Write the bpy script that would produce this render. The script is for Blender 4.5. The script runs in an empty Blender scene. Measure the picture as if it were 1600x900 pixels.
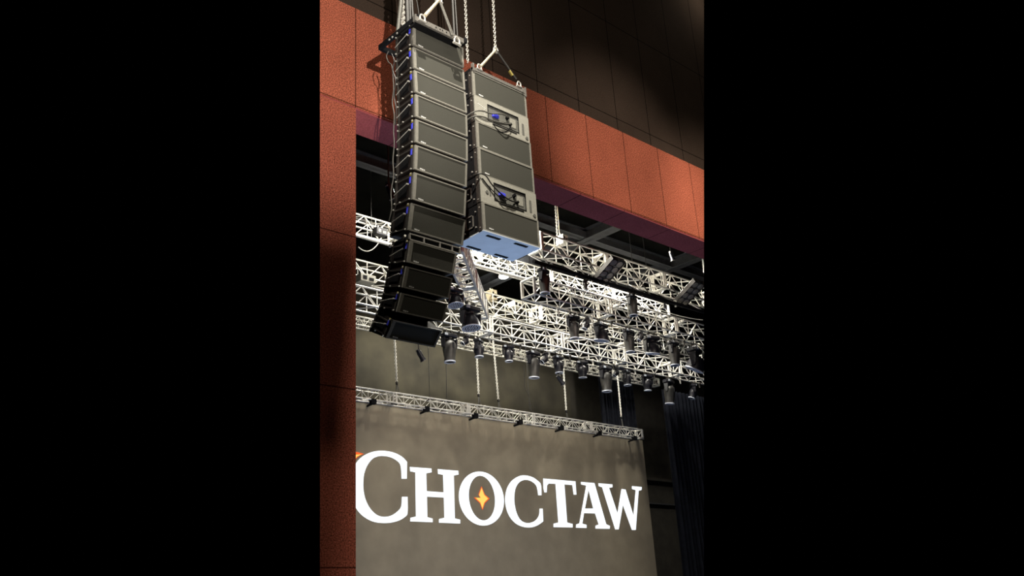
import bpy, bmesh, math, random
from mathutils import Vector, Matrix
random.seed(7)
PI = math.pi
C = bpy.context.scene.collection
S = bpy.context.scene

# ------------------------------------------------------------------ camera
F = 1441.0                                   # focal length in pixels of the 1600 px wide frame
EYE = Vector((0, 0, 1.6))                    # eye height above the house floor
def nrm(v): return Vector(v).normalized()
_X = nrm((1636, 436, F)); _Z0 = nrm((-244, -3850, F)); _Z = (_Z0 - _X * _Z0.dot(_X)).normalized(); _Y = _Z.cross(_X)
def ray(px, py):
    q = nrm((px - 800, py - 450, F)); return Vector((_X.dot(q), _Y.dot(q), _Z.dot(q)))
def onY(px, py, Y): d = ray(px, py); return EYE + d * (Y / d.y)      # the point of the plane Y behind a place in the photo
def onX(px, py, X): d = ray(px, py); return EYE + d * (X / d.x)
def onZ(px, py, Z): d = ray(px, py); return EYE + d * ((Z - EYE.z) / d.z)
cam_x = Vector((_X[0], _Y[0], _Z[0])); cam_d = Vector((_X[1], _Y[1], _Z[1])); cam_f = Vector((_X[2], _Y[2], _Z[2]))
cd = bpy.data.cameras.new('camera'); cam = bpy.data.objects.new('camera', cd); C.objects.link(cam)
cd.sensor_width = 36; cd.lens = F / 1600 * 36; cd.clip_end = 200
R = Matrix((cam_x, -cam_d, -cam_f)).transposed().to_4x4()
cam.matrix_world = Matrix.Translation(EYE) @ R
S.camera = cam
# ------------------------------------------------------------------ world, exposure, lights
w = bpy.data.worlds.new('world'); S.world = w; w.use_nodes = True
w.node_tree.nodes['Background'].inputs[0].default_value = (0, 0, 0, 1)
w.node_tree.nodes['Background'].inputs[1].default_value = 0
S.view_settings.view_transform = 'Standard'; S.view_settings.look = 'None'
S.view_settings.gamma = 1; S.view_settings.exposure = 0; S.view_settings.use_curve_mapping = False
def aim(o, to): o.rotation_euler = (Vector(to) - o.location).to_track_quat('-Z', 'Y').to_euler()
def spot(name, loc, to, power, deg, blend, col, size=.15):
    l = bpy.data.lights.new(name, 'SPOT'); l.energy = power; l.spot_size = math.radians(deg); l.spot_blend = blend
    l.color = col; l.shadow_soft_size = size
    o = bpy.data.objects.new(name, l); C.objects.link(o); o.location = loc; aim(o, to); return o
def point(name, loc, power, col, size=.2):
    l = bpy.data.lights.new(name, 'POINT'); l.energy = power; l.color = col; l.shadow_soft_size = size
    o = bpy.data.objects.new(name, l); C.objects.link(o); o.location = loc; return o
def area(name, loc, to, power, sx, sy, col):
    l = bpy.data.lights.new(name, 'AREA'); l.shape = 'RECTANGLE'; l.size = sx; l.size_y = sy; l.energy = power; l.color = col
    o = bpy.data.objects.new(name, l); C.objects.link(o); o.location = loc; aim(o, to); return o
WARM = (1, .9, .74)
spot('balcony_spot', (1.5, 0, 4.4), onY(555, 85, 11.5), 7600, 31, 1, (1, .92, .82), .05)
spot('house_spot', (4.6, 4.9, 19.0), (8.7, 9.4, 7.8), 16500, 34, .5, (1, .93, .8), .03)
spot('house_spot', (14.0, 2.5, 10.4), onY(985, 262, 11.5), 1900, 40, .8, (1, .89, .76), .12)
spot('house_spot', (16.5, 3.0, 10.4), onY(1130, 340, 11.5), 2300, 38, 1, (1, .89, .74), .12)
area('added_hall_fill', (9, -1, 13.5), (10, 14, 4), 250, 8, 3, WARM)  # added soft overall fill from the hall side, no such source known
spot('added_screen_fill', (13, 3, 6.5), (19, 21, 4.6), 4300, 38, .5, (1, .93, .8), .8)  # added lamp, put in to brighten the face of the screen
area('apron_uplight', (13, 12.6, .9), (13, 12.2, 9), 130, 10, 1.2, (.42, .6, 1))
spot('stage_uplight', (12.5, 13.2, 1.0), (9.4, 10.0, 7.3), 1000, 50, .7, (.5, .7, 1), .4)
area('stage_uplight', (18, 16.5, .9), (18, 17, 9), 110, 10, 3, (.42, .58, 1))
spot('work_lamp', (17.2, 18.9, 14.0), (17.4, 18.8, 5), 2200, 165, .3, (1, .95, .82), .25)
spot('work_lamp', (24.5, 18.6, 14.0), (24.5, 18.8, 5), 2000, 160, .3, (1, .95, .85), .25)
spot('work_lamp', (14.4, 17.6, 13.9), (14.6, 17.9, 5), 1100, 160, .3, (1, .96, .86), .25)  # added lamp, put in to whiten the slanting and left trusses
spot('work_lamp', (20.0, 22.6, 13.4), (20.0, 22.4, 5), 1100, 160, .3, (1, .93, .75), .25)
point('work_lamp', onZ(787, 433, 14.0), 120, (1, .97, .88), .12)

# ------------------------------------------------------------------ materials
def mat(name, col, rough=.6, metal=0, noise=None, bump=0, emit=None, spec=.5):
    m = bpy.data.materials.new(name); m.use_nodes = True; nt = m.node_tree; b = nt.nodes['Principled BSDF']
    b.inputs['Base Color'].default_value = (*col, 1); b.inputs['Roughness'].default_value = rough
    b.inputs['Metallic'].default_value = metal; b.inputs['Specular IOR Level'].default_value = spec
    if noise:
        scale, amt = noise
        tc = nt.nodes.new('ShaderNodeTexCoord'); n = nt.nodes.new('ShaderNodeTexNoise'); n.inputs['Scale'].default_value = scale
        n.inputs['Detail'].default_value = 3
        nt.links.new(tc.outputs['Object'], n.inputs['Vector'])
        r = nt.nodes.new('ShaderNodeValToRGB'); r.color_ramp.elements[0].position = .3; r.color_ramp.elements[1].position = .7
        r.color_ramp.elements[0].color = (*[c * (1 - amt) for c in col], 1); r.color_ramp.elements[1].color = (*[min(1, c * (1 + amt)) for c in col], 1)
        nt.links.new(n.outputs['Fac'], r.inputs['Fac']); nt.links.new(r.outputs['Color'], b.inputs['Base Color'])
        if bump:
            bm_ = nt.nodes.new('ShaderNodeBump'); bm_.inputs['Strength'].default_value = bump; bm_.inputs['Distance'].default_value = .01
            nt.links.new(n.outputs['Fac'], bm_.inputs['Height']); nt.links.new(bm_.outputs['Normal'], b.inputs['Normal'])
    if emit:
        b.inputs['Emission Color'].default_value = (*emit[0], 1); b.inputs['Emission Strength'].default_value = emit[1]
    return m
def panel_mat(name, col, verticals, horizontals, scale=55, amt=.35, groove=.014, dark=.3):
    """fuzzy sprayed acoustic panel with joints at given world X and Z"""
    m = mat(name, col, .95, 0, (scale, amt), .5, spec=.1); nt = m.node_tree; b = nt.nodes['Principled BSDF']
    src = b.inputs['Base Color'].links[0].from_socket
    tc = nt.nodes.new('ShaderNodeTexCoord'); sep = nt.nodes.new('ShaderNodeSeparateXYZ'); nt.links.new(tc.outputs['Object'], sep.inputs[0])
    # broad unevenness of the sprayed coat
    n2 = nt.nodes.new('ShaderNodeTexNoise'); n2.inputs['Scale'].default_value = 1.3; n2.inputs['Detail'].default_value = 4; nt.links.new(tc.outputs['Object'], n2.inputs['Vector'])
    mr = nt.nodes.new('ShaderNodeMapRange'); mr.inputs['To Min'].default_value = .8; mr.inputs['To Max'].default_value = 1.2; nt.links.new(n2.outputs['Fac'], mr.inputs['Value'])
    acc = mr.outputs[0]
    for axis, vals in (('X', verticals), ('Z', horizontals)):
        for v in vals:
            s = nt.nodes.new('ShaderNodeMath'); s.operation = 'SUBTRACT'; nt.links.new(sep.outputs[axis], s.inputs[0]); s.inputs[1].default_value = v
            a = nt.nodes.new('ShaderNodeMath'); a.operation = 'ABSOLUTE'; nt.links.new(s.outputs[0], a.inputs[0])
            g = nt.nodes.new('ShaderNodeMath'); g.operation = 'GREATER_THAN'; nt.links.new(a.outputs[0], g.inputs[0]); g.inputs[1].default_value = groove
            k = nt.nodes.new('ShaderNodeMapRange'); k.inputs['To Min'].default_value = dark; k.inputs['To Max'].default_value = 1; nt.links.new(g.outputs[0], k.inputs['Value'])
            mu = nt.nodes.new('ShaderNodeMath'); mu.operation = 'MULTIPLY'; nt.links.new(acc, mu.inputs[0]); nt.links.new(k.outputs[0], mu.inputs[1]); acc = mu.outputs[0]
    vm = nt.nodes.new('ShaderNodeVectorMath'); vm.operation = 'SCALE'; nt.links.new(src, vm.inputs[0]); nt.links.new(acc, vm.inputs['Scale'])
    nt.links.new(vm.outputs[0], b.inputs['Base Color']); return m
M = dict(
    cab=mat('black_cabinet', (.013, .009, .008), .7, 0, (40, .3), spec=.2),
    grille=mat('steel_grille', (.06, .059, .049), .75, 0, (120, .28), .3, spec=.2),
    bezel=mat('grille_edge', (.23, .22, .19), .6, 0, (30, .15)),
    amp=mat('amp_panel_paint', (.33, .32, .275), .6, 0, (25, .12)),
    ampdark=mat('amp_recess', (.13, .128, .112), .6, 0, (30, .2)),
    black=mat('black_paint', (.007, .007, .008), .8, 0, (20, .2), spec=.1),
    rig=mat('dark_rigging_steel', (.05, .045, .04), .5, .3, (30, .3)),
    gbar=mat('grey_rigging_bar', (.17, .16, .145), .5, .2, (30, .2)),
    steel=mat('zinc_steel', (.62, .6, .55), .4, .4, (30, .2)),
    alu=mat('truss_aluminium', (.8, .78, .72), .45, .25, (14, .12)),
    alud=mat('dulled_truss_aluminium', (.55, .52, .46), .45, .3, (14, .2)),
    tan=mat('tan_sling', (.55, .47, .33), .8, 0, (60, .25)),
    blue=mat('blue_connector', (.06, .07, .75), .5, 0, (30, .2)),
    yellow=mat('yellow_sticker', (.3, .24, .05), .6, 0, (60, .3)),
    plate=mat('pale_base_plate', (.62, .66, .72), .5, 0, (4, .06)),
    cable=mat('grey_cable', (.12, .115, .1), .6, 0, (30, .2)),
    bcable=mat('black_cable', (.02, .018, .016), .5, 0, (30, .2)),
    fix=mat('fixture_black', (.012, .012, .018), .4, 0, (30, .3)),
    fixg=mat('fixture_grey_shell', (.045, .043, .04), .45, 0, (10, .2)),
    lens=mat('lens_glass', (.01, .012, .02), .08, 0, (10, .1)),
    ring=mat('lens_ring', (.7, .74, .85), .35, 0, (10, .1)),
    white=mat('white_print', (.7, .7, .68), .5, 0, (50, .1)),
    beam=mat('grey_beam', (.05, .052, .058), .7, 0, (6, .2)),
    screen=mat('led_panel_surface', (.29, .25, .18), .55, 0, (2, .1), spec=.3),
    let=mat('lit_white_pixels', (.1, .1, .1), .5, 0, (5, .1), emit=((.86, .93, 1), 1.35)),
    org=mat('lit_orange_pixels', (.1, .03, .01), .5, 0, (5, .1), emit=((1, .12, .02), 1.0)),
    yel=mat('lit_yellow_pixels', (.1, .08, .02), .5, 0, (5, .1), emit=((1, .62, .13), 1.1)),
    lamp=mat('lamp_glow', (1, 1, 1), .5, 0, (5, .02), emit=((1, .98, .92), 12)),
    wallo=mat('back_wall_paint', (.036, .032, .021), .9, 0, (.9, .5), .1),
    dark=mat('dark_wall_paint', (.035, .031, .024), .95, 0, (2, .3)),
    ceil=mat('black_ceiling', (.02, .019, .016), 1, 0, (2, .3), spec=.05),
    sceil=mat('stage_ceiling_paint', (.006, .006, .005), 1, 0, (1.5, .3), spec=.02),
    curtain=mat('navy_black_velour', (.007, .008, .012), .95, 0, (8, .35), spec=.1),
    floor=mat('dark_floor', (.03, .028, .026), .7, 0, (3, .3)),
)
# LED panel seams: faint module grid on the screen
# ------------------------------------------------------------------ mesh builder
class MB:
    def __init__(s): s.bm = bmesh.new()
    def box(s, x0, x1, y0, y1, z0, z1, bev=0):
        r = bmesh.ops.create_cube(s.bm, size=1); vs = r['verts']
        for v in vs: v.co = Vector(((x0 + x1) / 2 + v.co.x * (x1 - x0), (y0 + y1) / 2 + v.co.y * (y1 - y0), (z0 + z1) / 2 + v.co.z * (z1 - z0)))
        if bev:
            es = list({e for v in vs for e in v.link_edges}); bmesh.ops.bevel(s.bm, geom=es, offset=bev, segments=1, affect='EDGES', profile=.5)
        return s
    def hexa(s, p):          # 8 points: bottom ring 0-3, top ring 4-7
        v = [s.bm.verts.new(q) for q in p]
        for f in ((3, 2, 1, 0), (4, 5, 6, 7), (0, 1, 5, 4), (1, 2, 6, 5), (2, 3, 7, 6), (3, 0, 4, 7)): s.bm.faces.new([v[i] for i in f])
        return s
    def tube(s, a, b, r, n=6, r2=None, caps=True):
        a = Vector(a); b = Vector(b); d = b - a
        if d.length < 1e-5: return s
        q = d.to_track_quat('Z', 'Y'); r2 = r if r2 is None else r2; A = []; B = []
        for i in range(n):
            t = 2 * PI * i / n; u = q @ Vector((math.cos(t), math.sin(t), 0)); A.append(s.bm.verts.new(a + u * r)); B.append(s.bm.verts.new(b + u * r2))
        for i in range(n): s.bm.faces.new((A[i], A[(i + 1) % n], B[(i + 1) % n], B[i]))
        if caps: s.bm.faces.new(A[::-1]); s.bm.faces.new(B)
        return s
    def path(s, pts, r, n=6):
        pts = [Vector(p) for p in pts]; rings = []
        for i, p in enumerate(pts):
            d = (pts[min(i + 1, len(pts) - 1)] - pts[max(i - 1, 0)]).normalized()
            up = Vector((0, 0, 1)) if abs(d.z) < .9 else Vector((1, 0, 0)); u = d.cross(up).normalized(); v = d.cross(u)
            rings.append([s.bm.verts.new(p + (u * math.cos(2 * PI * k / n) + v * math.sin(2 * PI * k / n)) * r) for k in range(n)])
        for a, b in zip(rings, rings[1:]):
            for k in range(n): s.bm.faces.new((a[k], a[(k + 1) % n], b[(k + 1) % n], b[k]))
        s.bm.faces.new(rings[0][::-1]); s.bm.faces.new(rings[-1]); return s
    def lathe(s, prof, c=(0, 0, 0), axis='Z', n=16):   # prof: (radius, height)
        c = Vector(c); rings = []
        for r, h in prof:
            ring = []
            for k in range(n):
                x, y = r * math.cos(2 * PI * k / n), r * math.sin(2 * PI * k / n)
                p = {'Z': (x, y, h), 'Y': (x, h, y), 'X': (h, x, y)}[axis]; ring.append(s.bm.verts.new(c + Vector(p)))
            rings.append(ring)
        for a, b in zip(rings, rings[1:]):
            for k in range(n): s.bm.faces.new((a[k], a[(k + 1) % n], b[(k + 1) % n], b[k]))
        if prof[0][0] > 1e-4 and prof[-1][0] > 1e-4:
            for k in range(n): s.bm.faces.new((rings[-1][k], rings[-1][(k + 1) % n], rings[0][(k + 1) % n], rings[0][k]))
        return s
    def link(s, c, d, side, L, W, r):       # one oval chain link
        pts = []
        for k in range(10):
            t = 2 * PI * k / 10; st = L / 2 - W / 2
            pts.append(c + d * (math.sin(t) * W / 2 + (st if math.sin(t) > .01 else -st if math.sin(t) < -.01 else 0)) + side * (math.cos(t) * W / 2))
        for i in range(10): s.tube(pts[i], pts[(i + 1) % 10], r, 4, caps=False)
        return s
    def build(s, name, m, parent=None, smooth=False, mtx=None):
        bmesh.ops.remove_doubles(s.bm, verts=s.bm.verts[:], dist=1e-6); bmesh.ops.recalc_face_normals(s.bm, faces=s.bm.faces[:])
        me = bpy.data.meshes.new(name); s.bm.to_mesh(me); s.bm.free(); me.materials.append(m)
        if smooth: me.polygons.foreach_set('use_smooth', [True] * len(me.polygons)); me.set_sharp_from_angle(angle=.7)
        o = bpy.data.objects.new(name, me); C.objects.link(o)
        if parent: o.parent = parent
        if mtx is not None: o.matrix_local = mtx
        return o
def tag(o, label, cat, group=None, kind=None):
    if label: o['label'] = label
    if cat: o['category'] = cat
    if group: o['group'] = group
    if kind: o['kind'] = kind
    return o
def thing(name, label, cat, loc=(0, 0, 0), group=None, mtx=None):
    o = bpy.data.objects.new(name, None); C.objects.link(o); o.empty_display_size = .1
    o.location = loc
    if mtx is not None: o.matrix_world = mtx
    return tag(o, label, cat, group)
def struct(o, label=None, cat=None): o['kind'] = 'structure'; return tag(o, label, cat)
def dup(root):
    r = root.copy(); C.objects.link(r)
    def rec(a, b):
        for ch in a.children:
            c = ch.copy(); C.objects.link(c); c.parent = b; rec(ch, c)
    rec(root, r); return r
def relz(z): return z + EYE.z

# ------------------------------------------------------------------ the setting
YW = 11.5
jx = .6623 * YW; z_sof = relz(.739 * YW); z_top = relz(.918 * YW)
SOF = 12.2                                     # back edge of the header's soffit
vx = [7.602, 12.338, 13.58, 14.82, 16.1, 17.35, 18.6, 8.8, 10.0, 11.15]
vx = [7.61, 8.8, 9.98, 11.16, 12.34, 13.58, 14.82, 16.06, 17.3, 18.54]
red = panel_mat('red_acoustic_panel', (.46, .128, .074), vx, [relz(8.555)], 46, .75, .011)
redcol = panel_mat('red_acoustic_column', (.4, .108, .066), [], [relz(6.11), relz(3.59), relz(1.0)], 46, .75, .011)
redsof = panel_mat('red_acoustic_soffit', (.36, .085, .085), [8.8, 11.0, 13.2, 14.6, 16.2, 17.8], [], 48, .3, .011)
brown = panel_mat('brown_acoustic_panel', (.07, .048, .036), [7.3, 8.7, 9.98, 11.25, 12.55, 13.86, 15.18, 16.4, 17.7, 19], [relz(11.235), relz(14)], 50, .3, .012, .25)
# left jamb, full height up to the header line, and the header spanning the opening
struct(MB().box(5.2, jx, YW, SOF, 0, z_sof).build('wall_left', redcol))
struct(MB().box(5.2, 22, YW, SOF, z_sof + .035, z_top).build('wall_front', red))
struct(MB().box(5.2, 22, YW + .02, SOF, z_sof, z_sof + .035).build('trim_1', redsof))
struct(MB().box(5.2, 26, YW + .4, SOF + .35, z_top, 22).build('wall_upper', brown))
struct(MB().box(-3, 26, -4, YW + .4, 22, 22.2).build('ceiling', M['ceil']))
struct(MB().box(5.2, 38, SOF + .35, 27.0, 14.6, 14.8).build('ceiling_stage', M['sceil']))
bwx = onY(893, 640, 26).x
struct(MB().box(5.2, bwx, 26, 26.3, 0, 14.6).build('wall_back', M['wallo']))
struct(MB().box(bwx, 38, 26, 26.3, 0, 14.6).build('wall_back_dark', M['dark']))
struct(MB().box(-3, 40, -4, 12.2, -.1, 0).build('floor', M['floor']))
struct(MB().box(5.2, 40, 12.2, 27, -.1, .75).build('floor_stage', M['floor']))
# ledge on the dark part of the back wall
a = onY(1010, 748, 25.6); t = MB().box(bwx + 1, 35, 25.8, 26, a.z, a.z + .12).build('trim_2', M['dark']); struct(t)
b = onY(1010, 785, 25.6); t = MB().box(bwx + 1, 35, 25.85, 26, b.z, b.z + .05).build('trim_3', M['beam']); struct(t)
# ceiling beams of the stage house
def ibeam(name, p, q, axis, wdt, hgt, label):
    m = MB()
    if axis == 'X':
        m.box(p, q, wdt[0], wdt[1], hgt[0], hgt[0] + .03); m.box(p, q, wdt[0], wdt[1], hgt[1] - .03, hgt[1]); c = (wdt[0] + wdt[1]) / 2; m.box(p, q, c - .02, c + .02, hgt[0], hgt[1])
    else:
        m.box(wdt[0], wdt[1], p, q, hgt[0], hgt[0] + .03); m.box(wdt[0], wdt[1], p, q, hgt[1] - .03, hgt[1]); c = (wdt[0] + wdt[1]) / 2; m.box(c - .02, c + .02, p, q, hgt[0], hgt[1])
    return tag(m.build(name, M['beam']), label, 'beam', 'steel beams under the stage ceiling')
ibeam('ceiling_beam', 12, 34, 'X', (19.35, 19.65), (14.25, 14.6), 'long grey steel ceiling beam running level across the stage above the front trusses')
ibeam('ceiling_beam', 12.6, 26, 'Y', (22.2, 22.65), (14.2, 14.6), 'broad grey steel ceiling beam running to the back, right of the sub stack')
ibeam('ceiling_beam', 12.6, 26, 'Y', (27.0, 27.35), (14.2, 14.6), 'narrow dark steel ceiling beam at the right, above the round blinders')

# ------------------------------------------------------------------ LED screen with its lettering
YS = 21.0
scr = thing('led_screen', 'large grey LED video wall showing white serif lettering on the stage', 'screen', (20, YS, 0))
sx1 = 26.16; sz1 = relz(6.24)
def P(o): return Matrix.Translation(-o.location)
MB().box(12.2, sx1, YS, YS + .14, 1.0, sz1).build('screen_panel', M['screen'], scr, mtx=P(scr))
def catmull(pts, closed=True, sub=5):
    n = len(pts); V = [Vector(p) for p in pts]; out = []
    def sharp(i):
        a = V[i] - V[i - 1]; b = V[(i + 1) % n] - V[i]; return a.angle(b) > math.radians(42)
    sh = [sharp(i) for i in range(n)]
    for i in range(n):
        p0, p1, p2, p3 = V[i - 1], V[i], V[(i + 1) % n], V[(i + 2) % n]
        L = (p2 - p1).length
        def tng(q0, q1, q2):
            return (q2 - q0).normalized() * L
        m1 = (p2 - p1) if sh[i] else tng(p0, p1, p2); m2 = (p2 - p1) if sh[(i + 1) % n] else tng(p1, p2, p3)
        if sh[i] and sh[(i + 1) % n]: out.append(p1); continue
        for k in range(sub):
            t = k / sub; t2 = t * t; t3 = t2 * t
            out.append(p1 * (2 * t3 - 3 * t2 + 1) + m1 * (t3 - 2 * t2 + t) + p2 * (-2 * t3 + 3 * t2) + m2 * (t3 - t2))
    return out
def glyph(name, contours, m, parent, label=None, off=.006, smooth=True):
    cu = bpy.data.curves.new(name, 'CURVE'); cu.dimensions = '2D'; cu.fill_mode = 'BOTH'; cu.extrude = .004
    for c in contours:
        if smooth: c = catmull(c)
        sp = cu.splines.new('POLY'); sp.use_cyclic_u = True; sp.points.add(len(c) - 1)
        for i, p in enumerate(c):
            q = onY(p[0], p[1], YS - off); sp.points[i].co = (q.x, q.z, 0, 1)
    tmp = bpy.data.objects.new('tmp', cu); C.objects.link(tmp); bpy.context.view_layer.update()
    me = bpy.data.meshes.new_from_object(tmp.evaluated_get(bpy.context.evaluated_depsgraph_get()))
    bpy.data.objects.remove(tmp)
    for v in me.vertices: v.co = Vector((v.co.x, YS - off + v.co.z, v.co.y))
    me.materials.clear(); me.materials.append(m); me.name = name
    o = bpy.data.objects.new(name, me); C.objects.link(o); o.parent = parent; o.matrix_local = P(parent)
    if label: o['label'] = label
    return o
def A5(l): return [(550 + x / 5, 680 + y / 5) for x, y in l]
def B5(l): return [(740 + x / 5.625, 700 + y / 5.625) for x, y in l]
bigC = A5([(388, 340), (428, 340), (430, 208), (395, 172), (345, 143), (290, 127), (225, 121), (160, 130), (100, 155), (55, 190), (20, 240), (0, 310), (-6, 400), (2, 480), (22, 550), (60, 607), (110, 648), (170, 676), (240, 686), (310, 682), (370, 665), (410, 641), (432, 616), (434, 482), (390, 482), (383, 560), (350, 600), (300, 630), (240, 637), (190, 620), (140, 570), (105, 500), (90, 430), (88, 370), (95, 300), (120, 235), (160, 185), (205, 165), (250, 163), (300, 172), (345, 195), (375, 225), (384, 270)])
H_ = A5([(452, 248), (620, 260), (622, 290), (580, 298), (583, 437), (716, 447), (712, 310), (672, 302), (670, 265), (830, 278), (832, 308), (795, 315), (803, 650), (845, 660), (845, 690), (680, 683), (680, 655), (722, 645), (718, 487), (585, 480), (588, 640), (630, 652), (630, 680), (455, 673), (457, 645), (500, 635), (495, 290), (455, 282)])
def ell(cx, cy, rx, ry, n=40, sh=.08): return A5([(cx + rx * math.cos(2 * PI * k / n) + sh * ry * math.sin(2 * PI * k / n), cy + ry * math.sin(2 * PI * k / n)) for k in range(n)])
smC = B5([(568, 415), (597, 415), (590, 318), (560, 285), (520, 258), (470, 243), (420, 242), (370, 262), (325, 300), (292, 360), (278, 440), (285, 520), (310, 590), (350, 645), (400, 680), (460, 697), (520, 695), (570, 675), (612, 645), (607, 533), (580, 533), (575, 590), (545, 635), (500, 657), (455, 657), (410, 630), (378, 570), (360, 490), (358, 420), (370, 350), (400, 303), (440, 282), (480, 282), (520, 300), (550, 330), (562, 370)])
T_ = B5([(612, 268), (895, 293), (903, 410), (880, 410), (868, 325), (798, 320), (822, 655), (870, 668), (870, 698), (703, 695), (703, 665), (745, 655), (720, 315), (660, 312), (645, 330), (642, 390), (622, 390), (614, 350)])
A_ = B5([(943, 298), (1062, 308), (1165, 670), (1198, 685), (1196, 710), (1072, 708), (1072, 682), (1100, 672), (1068, 575), (970, 572), (955, 665), (992, 675), (992, 703), (900, 700), (902, 672), (930, 662), (990, 330), (945, 320)])
Ah = B5([(1010, 368), (1052, 532), (978, 532)])
W_ = B5([(1097, 310), (1220, 320), (1220, 345), (1190, 350), (1265, 575), (1300, 360), (1335, 365), (1405, 595), (1425, 370), (1392, 360), (1392, 335), (1478, 343), (1475, 370), (1450, 375), (1425, 720), (1392, 720), (1312, 500), (1275, 715), (1245, 715), (1130, 345), (1100, 335)])
glyph('letter', [bigC], M['let'], scr, 'large lit white letter C')
glyph('letter', [H_], M['let'], scr, 'lit white letter H', smooth=False)
glyph('letter', [ell(1011, 495, 175, 211), ell(1015, 491, 102, 174)], M['let'], scr, 'lit white letter O')
glyph('letter', [smC], M['let'], scr, 'smaller lit white letter C')
glyph('letter', [T_], M['let'], scr, 'lit white letter T', smooth=False)
glyph('letter', [A_, Ah], M['let'], scr, 'lit white letter A', smooth=False)
glyph('letter', [W_], M['let'], scr, 'lit white letter W', smooth=False)
star = [(1012, 400), (1037, 463), (1075, 495), (1037, 532), (1020, 584), (1000, 530), (953, 487), (1004, 489), (988, 463)]
glyph('star', [A5(star)], M['org'], scr, 'orange outline of the star in the letter O', smooth=False)
cxs, cys = 1015, 492
glyph('star_centre', [A5([(cxs + (x - cxs) * .8, cys + (y - cys) * .86) for x, y in star])], M['yel'], scr, 'yellow star fill', off=.016, smooth=False)
glyph('logo_tip', [A5([(-20, 128), (40, 132), (92, 146), (62, 158), (38, 176), (10, 215), (-20, 220)])], M['org'], scr, 'orange logo tip left of the large C', smooth=False)
glyph('logo_tip', [A5([(-20, 150), (34, 152), (76, 150), (40, 166), (10, 200), (-20, 205)])], M['yel'], scr, 'yellow logo tip left of the large C', off=.016, smooth=False)

# ------------------------------------------------------------------ trusses
def truss(a, b, w_, h, label, m=None, group='box trusses over the stage', pitch=None, rc=.025, rb=.012, joints=3.0, name='box_truss', wires=(.3, .6), mchord=None):
    """a, b: bottom front corner at each end (world); w_ depth to the back, h height"""
    m = m or M['alu']; mchord = mchord or m
    a = Vector(a); b = Vector(b); d = (b - a); L = d.length; d.normalize(); side = Vector((0, 0, 1)).cross(d).normalized()
    root = thing(name, label, 'truss', a, group); X = Matrix.Translation(-a)
    up = Vector((0, 0, 1)); cor = [Vector(), side * w_, side * w_ + up * h, up * h]
    for c in cor: MB().tube(a + c, b + c, rc, 8).build('chord', mchord, root, True, X)
    pitch = pitch or h; n = max(1, round(L / pitch)); p = L / n
    for f, (i, j) in enumerate(((0, 3), (1, 2), (0, 1), (3, 2))):
        q = MB()
        for k in range(n):
            u, v = (cor[i], cor[j]) if (k + (f % 2)) % 2 == 0 else (cor[j], cor[i])
            q.tube(a + u + d * (p * k), a + v + d * (p * (k + 1)), rb, 5, caps=False)
        if f < 2:
            for k in range(0, n + 1, 2): q.tube(a + cor[i] + d * (p * k), a + cor[j] + d * (p * k), rb, 5, caps=False)
        q.build('bracing', m, root, False, X)
    for t in wires:
        o_ = a + d * (L * t); MB().tube(o_ + side * w_ / 2 + up * h, (o_.x, o_.y + w_ / 2, 14.6), .01, 5).tube(o_ + up * h, o_ + up * h + side * w_, .02, 6).build('suspension_wire', M['bcable'], root, False, X)
    nj = max(1, round(L / joints))
    for k in range(nj + 1):
        q = MB(); o_ = a + d * (L * k / nj); e = .05
        for i in range(4):
            q.tube(o_ - d * e * (k > 0) + cor[i], o_ - d * e * (k > 0) + cor[(i + 1) % 4], rc * 1.15, 6); q.tube(o_ + d * e * (k < nj) + cor[i], o_ + d * e * (k < nj) + cor[(i + 1) % 4], rc * 1.15, 6)
        q.build('end_frame', m, root, False, X)
    return root
g1 = onY(846.5, 389.7, 17.0)
truss(g1, (g1.x + 17, 17.0, g1.z), .5, .55, 'uppermost front box truss with dark chords, starting beside the right speaker stack', rb=.017, rc=.03)
g2 = onY(835, 459, 16.9)
t2 = truss(g2, (g2.x + 16, 16.9, g2.z), .5, .5, 'box truss with open end frame starting right of the glowing work light', rb=.016)
g3 = onY(750.5, 477, 21.3)
truss((12.5, 21.3, g3.z), (34, 21.3, g3.z), .5, .5, 'box truss crossing the whole stage just below the glowing work light', rb=.016, rc=.028)
g4 = onY(841.5, 535.5, 19.5)
t4 = truss((11.6, 19.5, g4.z), (30, 19.5, g4.z), .5, .5, 'lowest large box truss carrying the long row of hanging moving lights', rb=.017, rc=.028)
g5 = onY(556.5, 354, 20.1)
truss((11.6, 20.1, g5.z), (27.5, 20.1, g5.z), .42, .4, 'bright box truss passing directly under the pale bottom of the speaker stack', rb=.014, rc=.028)
g6 = onY(784, 552.7, 22.5)
truss((13.0, 22.5, g6.z), (29.5, 22.5, g6.z), .3, .27, 'slim box truss farthest back, behind the row of moving lights', rb=.011, rc=.03, pitch=.22)
p1 = onZ(722, 392, g4.z + .1); p2 = onZ(762, 497, g4.z + .1)
truss(p1, p2, .42, .5, 'short slanting box truss seen steeply right of the lower speaker column', rb=.02, rc=.036, wires=(.5,), pitch=.3)
# lower-level truss behind, right half
g7 = onY(930, 512, 24.0)
truss((24.5, 24.0, g7.z), (36, 24.0, g7.z), .5, .5, 'rear box truss half hidden behind the moving lights at the right', rb=.02)
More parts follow.
